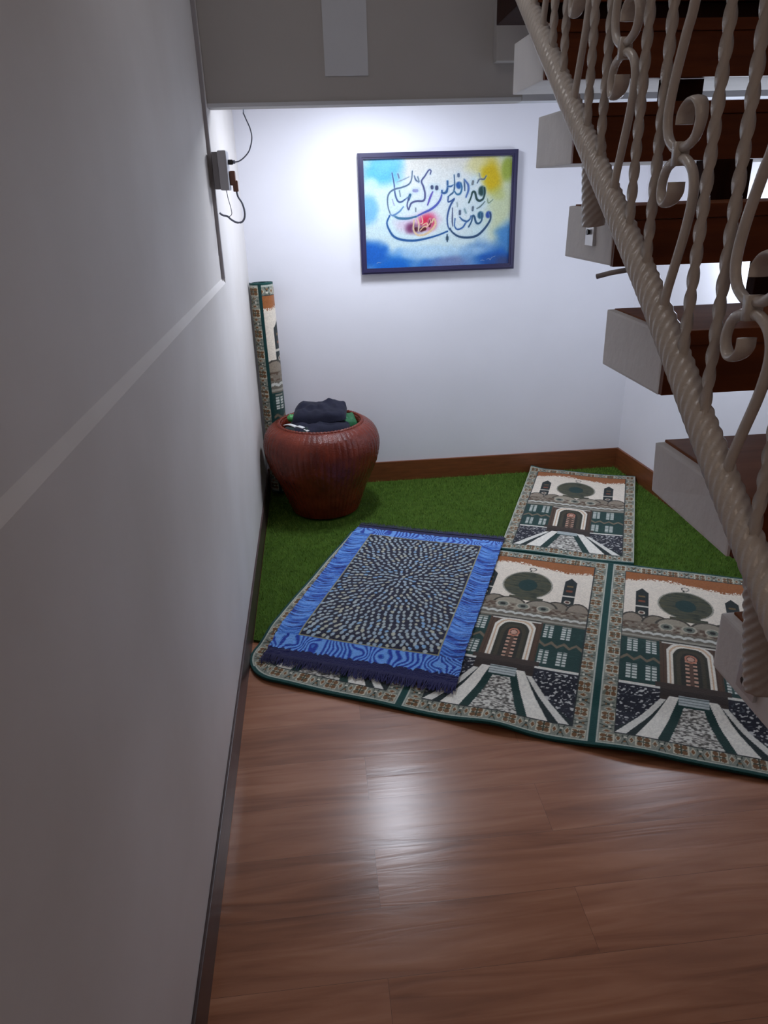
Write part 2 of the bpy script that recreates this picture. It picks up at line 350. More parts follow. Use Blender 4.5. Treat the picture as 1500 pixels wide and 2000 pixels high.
    # roofs
    for cx, cy, ax, ay, col in ((0.16, 0.600, .07, .055, (140, 128, 112)), (0.30, 0.600, .08, .050, (128, 118, 102)), (0.70, 0.600, .08, .050, (128, 118, 102)), (0.83, 0.600, .07, .055, (140, 128, 112)), (0.40, 0.600, .10, .045, (150, 142, 124)), (0.60, 0.600, .10, .045, (140, 132, 116))):
        e_ = ((u - cx) / ax) ** 2 + ((v - cy) / ay) ** 2; I_((e_ < 1.15) & (v > .57), (64, 60, 52)); I_((e_ < 0.85) & (v > .57), col)
    I_((v > 0.555) & (v < 0.605), (122, 112, 98)); I_((v > 0.56) & (v < 0.60) & (n2 > .6), (92, 74, 60)); I_((v > 0.56) & (v < 0.60) & (n2 < .22), (160, 150, 130))
    for cx in (0.36, 0.49, 0.62):
        e_ = ((u - cx) / .045) ** 2 + ((v - .592) / .022) ** 2; I_(e_ < 1, (170, 162, 145)); I_(e_ < .55, (110, 116, 104)); I_(e_ < .15, (36, 40, 38))
    I_((v > .497) & (v < .557), (104, 98, 86)); I_(np.abs(v - (.537 + .008 * np.abs(np.sin(u * 55)))) < .007, (190, 190, 180)); I_((np.abs(v - .517) < .005), (150, 146, 132))
    # facade
    fac = (v > .27) & (v < .503); I_(fac, (30, 60, 56)); I_(fac & (n2 > .8), (40, 70, 64))
    zz = .388 + .010 * (2 * np.abs(np.mod(u * 14, 1) - .5) * 2 - 1)
    I_(fac & (np.abs(v - zz) < .007) & ((u < .33) | (u > .63)), (112, 100, 82))
    for cx in (.168, .272, .683, .788):
        for cy in (.457, .322):
            w_ = (np.abs(u - cx) < .028) & (np.abs(v - cy) < .034); I_(w_, (196, 200, 192)); I_(w_ & (np.mod((v - cy) * 75, 1) < .33), (48, 72, 66)); I_(w_ & (np.abs(u - cx) < .005), (60, 84, 78))
    for cx in (.168, .272, .683, .788): I_((np.abs(u - cx) < .028) & (np.abs(v - .494) < .003), (140, 140, 128))
    # portal
    I_((u > .318) & (u < .645) & (v > .262) & (v < .503), (82, 62, 48)); I_((u > .318) & (u < .645) & (v > .262) & (v < .503) & (np.abs(np.mod(u * 40, 1) - .5) < .12), (60, 48, 40))
    arch = lambda half, top, cx=.482: (np.abs(u - cx) < half) & (v < top - .035 * (np.abs(u - cx) / half) ** 4 * 1.2) & (v > .288)
    I_(arch(.125, .505), (220, 214, 200)); I_(arch(.113, .497), (196, 166, 136)); I_(arch(.104, .490), (222, 214, 198)); I_(arch(.092, .482), (52, 52, 42)); I_(arch(.075, .470), (66, 62, 48)); I_(arch(.055, .455), (44, 44, 38))
    I_((v > .495) & (v < .502) & (np.abs(u - .48) < .15), (206, 202, 190)); I_((v > .507) & (v < .512) & (np.abs(u - .48) < .16), (38, 40, 40))
    lt = (np.abs(u - .484) < .032) & (v > .292) & (v < .425); I_(lt & (np.mod(v * 52, 1) < .5), (190, 150, 128)); I_(lt & (np.abs(u - .484) < .010), (92, 70, 58))
    e_ = ((u - .484) / .034) ** 2 + ((v - .425) / .022) ** 2; I_((e_ < 1) & (e_ > .5), (186, 120, 96)); I_((e_ < .3), (190, 150, 130))
    # forecourt
    I_(v < .265, cream)
    I_((v >= .205) & (v < .290) & (np.abs(u - .484) < .19), (60, 50, 44)); I_((v >= .235) & (v < .262) & (np.abs(u - .484) < .185), (52, 44, 40))
    side = (v < .268) & ((u < .318) | (u > .650))
    I_(side, (34, 36, 46)); I_(side & (v > .258), (206, 204, 194))
    fl = vnoise(X * 110 + Y * 60, Y * 190 - X * 60, 9); I_(side & (v < .252) & (fl > .74), (190, 190, 186)); I_(side & (v < .252) & (fl < .12), (80, 84, 90))
    def quad(uTl, uTr, uBl, uBr, vt, vb, col):
        t = np.clip((vt - v) / (vt - vb), 0, 1); I_((v < vt) & (v > vb) & (u > uTl + (uBl - uTl) * t) & (u < uTr + (uBr - uTr) * t), col)
    quad(.345, .62, .05, .95, .222, .050, (34, 46, 46))
    quad(.318, .348, .085, .140, .222, .050, (214, 212, 202)); quad(.62, .65, .850, .905, .222, .050, (214, 212, 202))
    quad(.365, .412, .190, .298, .236, .050, (226, 222, 210)); quad(.556, .603, .680, .790, .236, .050, (226, 222, 210))
    quad(.412, .556, .298, .680, .236, .050, (26, 56, 52)); quad(.436, .533, .355, .622, .205, .050, (150, 146, 138))
    t = np.clip((.205 - v) / .15, 0, 1); pool = (v < .205) & (u > .436 - .081 * t) & (u < .533 + .089 * t)
    n4 = vnoise(X * 130, Y * 260, 5); I_(pool & (n4 > .58), (206, 204, 194)); I_(pool & (n4 < .36), (86, 84, 78))
    I_((v > .212) & (v < .243) & (np.abs(u - .484) < .075), (178, 186, 184)); I_((v > .212) & (v < .243) & (np.abs(u - .484) < .075) & (np.mod(v * 110, 1) < .35), (96, 108, 106))
    Cc[~I & False] = 0
    Cl = lin(Cc) * 1.12
    Cl *= (0.86 + 0.28 * n1[..., None])
    return Cl

EDGE = lin((20, 62, 60)) * 0.9
def rug_sheet(origin, ang, w, l, height, segs, res, parent, name, m, thick=0.009, round_nl=0.0):
    """origin = near left corner, ang = clockwise turn; segs = list of (start, width, clip) copies of the pattern"""
    nx = int(w / res) + 1; ny = int(l / res) + 1
    xs = np.linspace(0, w, nx); ys = np.linspace(0, l, ny); X, Y = np.meshgrid(xs, ys)
    col = np.empty(X.shape + (3,)); col[:] = EDGE
    for st, off in segs:
        mk = (X >= st) & (X <= st + RUG_W)
        if mk.any():
            c = rug_pattern(np.clip(X - st, 0, RUG_W), Y * RUG_L / l); col[mk] = c[mk]
    xx, yy = X.copy(), Y.copy()
    if round_nl > 0:         # rounded, curled near left corner
        R_ = round_nl; m_ = (X < R_) & (Y < R_)
        ax = R_ - X; ay = R_ - Y; mx = np.maximum(ax, ay); h = np.hypot(ax, ay); k = np.where(h > 0, mx / np.maximum(h, 1e-6), 1)
        xx = np.where(m_, R_ - ax * k, xx); yy = np.where(m_, R_ - ay * k, yy)
    ca, sa = math.cos(ang), math.sin(ang)
    # near edge bows a little
    bow = 0.020 * np.sin(X / 1.8 * math.pi * 1.0) * sstep(0.5, 0.0, Y) if w > 1 else 0
    yb = yy - bow
    PX = origin[0] + xx * ca + yb * sa; PY = origin[1] - xx * sa + yb * ca
    PZ = height(X, Y, PX, PY) + 0.0006 * vnoise(X * 400, Y * 400, 3)
    return grid_mesh(name, np.stack([PX, PY, PZ], -1), col, m, parent, thick=thick, edge_col=EDGE)

ANG = math.radians(24.4)
GR = 0.024     # the grass pile carries the rugs at this height
def h_big(X, Y, PX, PY):
    base = 0.011 + (GR + 0.002) * sstep(0.16, 0.30, Y)
    wav = 0.016 * np.exp(-((X - 0.91) / 0.10) ** 2) + 0.014 * np.exp(-((X - 1.35) / 0.13) ** 2) + 0.004 * np.sin(X * 9) ** 2
    curl = 0.0
    return base + wav * np.exp(-Y / 0.10) + curl + 0.0015 * np.sin(Y * 17 + X * 5)
E_BIG = empty('long_prayer_rug', (0.9, -1.6, 0), 'long green-edged prayer rug of three mosque panels lying across grass and wood floor', 'rug')
rug_sheet((-0.042, -1.740), ANG, 1.853, 1.13, h_big, [(-0.002, 0), (0.598, 0), (1.198, 0)], 0.0025, E_BIG, 'woven_pile', M['rug'], round_nl=0.15)

def h_small(X, Y, PX, PY):
    return GR + 0.012 + 0.003 * np.sin(X * 12) + 0.004 * sstep(0.05, 0.0, Y) + 0.018 * np.exp(-((X / 0.05) ** 2)) * sstep(1.0, 1.1, Y) + 0.0012 * np.sin(Y * 14)
E_SM = empty('prayer_rug', (1.55, -0.6, 0), 'small single-panel mosque prayer rug lying alone on the green grass mat', 'rug')
rug_sheet((1.075, -1.010), math.radians(23.6), 0.575, 1.08, h_small, [(-0.0125, 0)], 0.0025, E_SM, 'woven_pile', M['rug'])

# ---------------------------------------------------------------- blue pebble prayer mat
MW, ML = 0.70, 1.08
def mat_colors(X, Y):
    rs = np.random.RandomState(4)
    n1 = vnoise(X * 350, Y * 350, 11); col = np.empty(X.shape + (3,)); bx = 0.085; byn = 0.115; byf = 0.105
    blue = np.array((62, 118, 205.)); col[:] = blue
    side = (X < bx) | (X > MW - bx)
    st = vnoise(X * 22, Y * 210 + 3 * np.sin(X * 40), 12); 
    col[side & (st > .62)] = (104, 160, 235); col[side & (st < .34)] = (28, 62, 160); col[side & (st < .2)] = (18, 36, 110)
    for near in (True, False):
        band = (Y < byn) if near else (Y > ML - byf)
        yy = Y if near else ML - Y
        w = np.sin((X * 290 + 18 * vnoise(X * 20, yy * 26, 13) + 60 * yy * (vnoise(X * 9, yy * 6, 14) - .5) * 2.2))
        col[band & (w > 0.15)] = (112, 168, 240); col[band & (w < -.45)] = (24, 58, 165)
    inner = (X > bx) & (X < MW - bx) & (Y > byn) & (Y < ML - byf)
    line = inner & ~((X > bx + .005) & (X < MW - bx - .005) & (Y > byn + .005) & (Y < ML - byf - .005))
    col[inner] = (10, 14, 46); col[line] = (150, 146, 110)
    # pebbles fanning out from the middle
    cx, cy = MW / 2, ML * 0.56; res = X[0, 1] - X[0, 0]; resy = Y[1, 0] - Y[0, 0]
    R_ = 0.012
    while R_ < 0.75:
        cnt = max(int(2 * math.pi * R_ / 0.0240), 3); off = rs.rand() * 6.28
        for q_ in range(cnt):
            a = off + 2 * math.pi * q_ / cnt + rs.uniform(-.15, .15) * .02 / R_; rj = R_ + rs.uniform(-.0035, .0035)
            px = cx + rj * math.cos(a); py = cy + rj * math.sin(a) * 1.0
            if not (bx + .009 < px < MW - bx - .009 and byn + .009 < py < ML - byf - .009): continue
            gz = 1.0 + .18 * sstep(.25, .6, np.array(math.hypot(px - cx, py - cy))); L_ = rs.uniform(.0076, .0118) * gz; S_ = rs.uniform(.0052, .0072) * gz
            i0 = max(int((px - .015) / res), 0); i1 = int((px + .015) / res) + 2; j0 = max(int((py - .015) / resy), 0); j1 = int((py + .015) / resy) + 2
            sx = X[j0:j1, i0:i1] - px; sy = Y[j0:j1, i0:i1] - py; al = a + rs.uniform(-.5, .5)
            ra = sx * math.cos(al) + sy * math.sin(al); rb = -sx * math.sin(al) + sy * math.cos(al)
            rr = (ra / L_) ** 2 + (rb / S_) ** 2
            c = [(158, 178, 192), (174, 186, 188), (184, 184, 166), (130, 172, 210)][rs.choice(4, p=[.45, .3, .15, .1])]
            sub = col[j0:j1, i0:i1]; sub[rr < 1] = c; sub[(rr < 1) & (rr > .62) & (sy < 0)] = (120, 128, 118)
        R_ += 0.0212
    end = (Y < 0.036) | (Y > ML - 0.030)
    col[end & (n1 > -1)] = (10, 12, 66)
    jag = (Y < 0.036 + .014 * vnoise(X * 120, Y * 0, 16)) | (Y > ML - .030 - .010 * vnoise(X * 120, Y * 0, 17)); col[jag] = (12, 14, 74)
    return lin(col) * (0.84 + .3 * n1[..., None])

def mat_height(X, Y, PX, PY):
    # lies on the long rug except its far end, which overhangs onto the grass
    return 0.0
E_MAT = empty('pebble_prayer_mat', (0.6, -1.25, 0), 'blue bordered prayer mat with pale pebble dots and navy fringe, lying on the long rug', 'rug')
_res = 0.0025; nx = int(MW / _res) + 1; ny = int(ML / _res) + 1
X, Y = np.meshgrid(np.linspace(0, MW, nx), np.linspace(0, ML, ny))
MO = (0.056, -1.660); MA = math.radians(22.6); ca, sa = math.cos(MA), math.sin(MA)
xe = X + (0.004 * (vnoise(Y * 160, X * 0, 21) - .5)) * np.where((X < .004) | (X > MW - .004), 1, 0)
def mat_z(X, Y):
    return 0.011 + (GR + 0.002) * sstep(0.02, 0.20, Y + 0.02) + 0.013 - 0.006 * sstep(ML - .10, ML, Y) + 0.0018 * np.sin(X * 11 + 1) * np.sin(Y * 8)
pile = 0.0025 * vnoise(X * 60, Y * 200, 22) * ((X < .085) | (X > MW - .085)) + 0.001 * vnoise(X * 300, Y * 300, 23)
P = np.stack([MO[0] + xe * ca + Y * sa, MO[1] - xe * sa + Y * ca, mat_z(X, Y) + pile], -1)
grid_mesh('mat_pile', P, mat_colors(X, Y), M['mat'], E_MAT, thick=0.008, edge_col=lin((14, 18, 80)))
def fringe(parent, near):
    rs = np.random.RandomState(31 if near else 32); V = []; F = []
    n = 520
    for i in range(n):
        x = MW * (i + rs.rand()) / n; L_ = rs.uniform(.030, .052) * (1.15 if rs.rand() > .93 else 1); dx = rs.uniform(-.012, .012); w = .0014
        y0 = .006 if near else ML - .006; sg = -1 if near else 1
        for s in range(4):
            t = s / 3; yy = y0 + sg * L_ * t; xx = x + dx * t * t
            z = mat_z(np.array(x), np.array(np.clip(yy, 0, ML))) + .003 - (.010 * t * t) + rs.uniform(0, .004) * t
            z = float(z); 
            for q in (-w, w): V.append((MO[0] + (xx + q) * ca + yy * sa, MO[1] - (xx + q) * sa + yy * ca, z + (0.0015 if q > 0 else 0)))
        b_ = len(V) - 8
        for s in range(3): F.append((b_ + 2 * s, b_ + 2 * s + 1, b_ + 2 * s + 3, b_ + 2 * s + 2))
    o = mesh_obj('fringe', V, F, M['fringe'], parent, smooth=False); o['kind'] = 'stuff'; return o
fringe(E_MAT, True); fringe(E_MAT, False)

# ---------------------------------------------------------------- artificial grass
nv = (math.sin(ANG), math.cos(ANG)); uv_ = (math.cos(ANG), -math.sin(ANG))
NLx, NLy = 0.018 + .20 * nv[0], -1.765 + .20 * nv[1]
def gline(x): return NLy + (x - NLx) * uv_[1] / uv_[0]        # near edge of the grass, hidden under the rug
E_GR = empty('artificial_grass_mat', (1.0, -0.8, 0), 'green artificial grass mat covering the niche floor up to the skirtings', 'carpet', kind='stuff')
gp = [(0.011, -0.02), (XW(0) - .02, -0.018), (XW(-2.35) - .02, -2.35), (XW(-2.35) - .02, gline(2.1)), (0.011, gline(0.011))]
prism('backing', gp, 0.0005, 0.010, M['grassb'], E_GR)
rs = np.random.RandomState(5); NB = 110000
gx = rs.uniform(.013, 2.2, NB); gy = rs.uniform(-2.4, -.016, NB)
keep = (gx < 2.03 - .075 * gy - .018) & (gy > NLy + (gx - NLx) * uv_[1] / uv_[0])
def inside(o, ang, w, l, mg):
    dx = gx - o[0]; dy = gy - o[1]; a = dx * math.cos(ang) - dy * math.sin(ang); b = dx * math.sin(ang) + dy * math.cos(ang)
    return (a > mg) & (a < w - mg) & (b > mg) & (b < l - mg)
keep &= ~(inside((-0.042, -1.740), ANG, 1.853, 1.13, .008) & ~((gx < .10) & (gy < -1.55))) & ~inside((1.075, -1.010), math.radians(23.6), .575, 1.08, .008) & ~inside(MO, MA, MW, ML, -.01)
keep &= ~((gx - .31) ** 2 + (gy + .36) ** 2 < .178 ** 2)
gx = gx[keep]; gy = gy[keep]; n = len(gx)
th = rs.uniform(0, 2 * np.pi, n); lean = rs.uniform(.002, .011, n); hh = rs.uniform(.012, .021, n); w = .0011
long_ = rs.rand(n) > .995; hh[long_] *= 1.3; lean[long_] *= 2.4
ph = th + np.pi / 2 + rs.uniform(-.6, .6, n)
v0 = np.stack([gx - w * np.cos(th), gy - w * np.sin(th), np.full(n, .008)], -1); v1 = np.stack([gx + w * np.cos(th), gy + w * np.sin(th), np.full(n, .008)], -1)
v2 = np.stack([gx + lean * np.cos(ph), gy + lean * np.sin(ph), .008 + hh * .8], -1)
V = np.stack([v0, v1, v2], 1).reshape(-1, 3); Fi = np.arange(3 * n, dtype=np.int32)
V[:, 1] = np.minimum(V[:, 1], -.015); V[:, 0] = np.clip(V[:, 0], .014, 9)
me = bpy.data.meshes.new('grass_blades'); me.vertices.add(3 * n); me.vertices.foreach_set('co', V.astype(np.float32).ravel())
me.loops.add(3 * n); me.loops.foreach_set('vertex_index', Fi); me.polygons.add(n); me.polygons.foreach_set('loop_start', np.arange(0, 3 * n, 3, dtype=np.int32)); me.update(calc_edges=True)
o = link('grass_blades', me, M['grass'], E_GR); o['kind'] = 'stuff'

# ---------------------------------------------------------------- wicker basket and what lies in it
BX, BY = 0.312, -0.350
E_BK = empty('wicker_basket', (BX, BY, 0.02), 'round bellied reddish brown wicker basket standing on the grass in the corner', 'basket')
prof = [(0.172, 0.022), (0.182, 0.05), (0.200, 0.10), (0.222, 0.16), (0.250, 0.22), (0.275, 0.28), (0.288, 0.335), (0.292, 0.375), (0.285, 0.415), (0.268, 0.450), (0.238, 0.476), (0.210, 0.484), (0.193, 0.474), (0.190, 0.44), (0.20, 0.38), (0.21, 0.30), (0.18, 0.10), (0.02, 0.05)]
pp = catmull(prof, 7); nA = 480; ribs = 60; V = []; F = []
s_ = np.concatenate([[0], np.cumsum(np.hypot(*np.diff(pp, axis=0).T))])
for i, (r, z) in enumerate(pp):
    th = 2 * np.pi * np.arange(nA) / nA
    k = np.abs(np.sin(th * ribs / 2)) ** 0.6
    weave = np.sin(s_[i] * 2 * np.pi / 0.011 + np.pi * (np.floor(th * ribs / (2 * np.pi)) % 2))
    rr = r + 0.0028 * (k - .6) + 0.0010 * weave
    if i == len(pp) - 1: rr = np.full(nA, r)
    V += [(BX + rr[j] * math.cos(th[j]), BY + rr[j] * math.sin(th[j]), z) for j in range(nA)]
for i in range(len(pp) - 1):
    for j in range(nA): F.append((i * nA + j, i * nA + (j + 1) % nA, (i + 1) * nA + (j + 1) % nA, (i + 1) * nA + j))
F.append(tuple(range(nA))[::-1]); F.append(tuple((len(pp) - 1) * nA + j for j in range(nA)))
mesh_obj('woven_body', V, F, M['wicker'], E_BK)
# coiled rim
th = np.linspace(0, 2 * np.pi, 300); V = []; F = []; k = 8
for i in range(299):
    for j in range(k):
        a = 2 * math.pi * j / k; rr = 0.0085 + 0.0016 * math.sin(i * 2 * math.pi / 299 * 75)
        V.append((BX + (0.208 + rr * math.cos(a)) * math.cos(th[i]), BY + (0.208 + rr * math.cos(a)) * math.sin(th[i]), 0.483 + rr * math.sin(a)))
for i in range(299):
    for j in range(k): F.append((i * k + j, ((i + 1) % 299) * k + j, ((i + 1) % 299) * k + (j + 1) % k, i * k + (j + 1) % k))
mesh_obj('rim', V, F, M['wicker'], E_BK)

def cloth(name, cx, cy, z0, outline, h, m, label, cat, seed=1, rot=0.0, tilt=(0, 0), layers=0, nn=60, amp=0.012, parent=None, group=None):
    """a crumpled folded cloth: closed lump with creases; outline(t)->radius factors"""
    rs_ = seed; V = []; F = []
    nr = 26
    for side in (1, -1):
        for i in range(nr + 1):
            t = i / nr
            for j in range(nn):
                a = 2 * math.pi * j / nn; R_ = outline(a)
                x = R_[0] * t; y = R_[1] * t
                prof_ = (1 - t ** 6) ** 0.5
                cr = float(vnoise(np.array(x * 22 + 30.), np.array(y * 30 + 30.), rs_)) - .5; cr2 = float(vnoise(np.array(x * 60 + 30. + y * 20), np.array(y * 16 + 30.), rs_ + 1)) - .5
                if side > 0: z = h * prof_ * (1 + 0.0) + amp * 2.2 * cr * prof_ + amp * 0.9 * cr2 * prof_ + tilt[0] * x + tilt[1] * y
                else: z = -h * 0.25 * prof_ + tilt[0] * x + tilt[1] * y
                if layers: 
                    f = 1 + 0.02 * math.sin(z / h * layers * 2 * math.pi); x *= f; y *= f
                X_ = x * math.cos(rot) - y * math.sin(rot); Y_ = x * math.sin(rot) + y * math.cos(rot)
                V.append((cx + X_, cy + Y_, z0 + z))
    for s in (0, 1):
        b0 = s * (nr + 1) * nn
        for i in range(nr):
            for j in range(nn):
                q = (b0 + i * nn + j, b0 + (i + 1) * nn + j, b0 + (i + 1) * nn + (j + 1) % nn, b0 + i * nn + (j + 1) % nn); F.append(q if s == 0 else q[::-1])
    o = mesh_obj(name, V, F, m, parent)
    if label: tag(o, label, cat, group)
    return o
def rect_outline(a_, b_, p=5.0):
    def f(a):
        c, s = math.cos(a), math.sin(a); r = (abs(c) ** p + abs(s) ** p) ** (-1 / p); return (a_ * c * r, b_ * s * r)
    return f
cloth('folded_cloth', BX + .000, BY + .055, 0.500, rect_outline(.135, .100, 7), 0.050, M['navy'], 'dark navy folded garment heaped on top of the wicker basket', 'clothes', 3, rot=-.10, tilt=(0.05, .12), amp=.009)
cloth('folded_cloth', BX - .002, BY - .010, 0.452, rect_outline(.150, .125, 6), 0.040, M['navy'], 'dark blue folded cloth under the navy garment, level with the basket opening', 'clothes', 8, rot=.05, tilt=(0, .05), amp=.008)
cloth('crumpled_cloth', BX + .120, BY + .06, 0.455, rect_outline(.058, .085, 3), 0.034, M['greenc'], 'dark green crumpled cloth tucked along the right side of the basket opening', 'clothes', 12, rot=.3, amp=.020)
bm = bmesh.new(); bmesh.ops.create_uvsphere(bm, u_segments=24, v_segments=16, radius=0.0215, matrix=Matrix.Translation((BX - .145, BY + .055, 0.492)) @ Matrix.Diagonal((1, 1, .92, 1)))
for v in bm.verts: v.co += Vector((0, 0, .002 * math.sin(v.co.x * 400)))
tag(from_bm('cloth_ball', bm, M['greenb'], smooth=True), 'small green rolled cloth ball at the left edge of the basket opening', 'cloth')
E_ST = empty('striped_cloth', (BX - .12, BY - .04, .47), 'white cloth with black stripes at the left front of the basket opening', 'clothes')
cloth('cloth', BX - .108, BY - .070, 0.462, rect_outline(.072, .050, 4), 0.020, M['blackc'], None, None, 15, rot=-.70, amp=.006, parent=E_ST)
for k_, dx in enumerate((-.030, .012)):
    pts = [(BX - .108 + dx - .040, BY - .070 + .030 - dx * .9, .478), (BX - .108 + dx - .015, BY - .070 + .006 - dx * .9, .486), (BX - .108 + dx + .012, BY - .070 - .022 - dx * .9, .484), (BX - .108 + dx + .035, BY - .070 - .045 - dx * .9, .474)]
    V, F = sweep(catmull(pts, 6), [(-.010, -.002), (.010, -.002), (.010, .002), (-.010, .002)], ref=(.7, .7, 0)); mesh_obj('stripe', V, F, M['white'], E_ST)

# ---------------------------------------------------------------- rolled rug leaning in the corner
E_RR = empty('rolled_rug', (0.09, -0.2, 0.02), 'rolled mosque patterned rug with green edge leaning upright in the corner behind the basket', 'rug')
p0 = np.array((0.080, -0.094, 0.03)); p1 = np.array((0.066, -0.072, 1.130)); ax = (p1 - p0); Lr = np.linalg.norm(ax); ax /= Lr
e1 = np.array((1., 0, 0)) - ax * ax[0]; e1 /= np.linalg.norm(e1); e2 = np.cross(ax, e1)
turns = 3.2; nphi = 420; phi = np.linspace(0, 2 * np.pi * turns, nphi); rad = 0.062 - 0.0125 * phi / (2 * np.pi)
arc = np.concatenate([[0], np.cumsum((rad[1:] + rad[:-1]) / 2 * np.diff(phi))]); arc = arc / arc[-1] * 0.60 if arc[-1] > .60 else arc
ang = math.radians(172) + phi
ny = 280; ts = np.linspace(0, Lr, ny)
dirs = np.cos(ang)[:, None] * e1 + np.sin(ang)[:, None] * e2
P = p0 + ax[None, None] * ts[:, None, None] + (dirs * rad[:, None])[None]
Nn = np.repeat(dirs[None], ny, 0)
Xr, Yr = np.meshgrid(np.clip(arc, 0, .599), ts * RUG_L / Lr)
cr = rug_pattern(Xr, Yr); cr[(Xr > .060) & (Xr < .073)] = EDGE
grid_mesh('woven_pile', P, cr, M['rug'], E_RR, thick=0.008, Nrm=Nn, edge_col=EDGE)

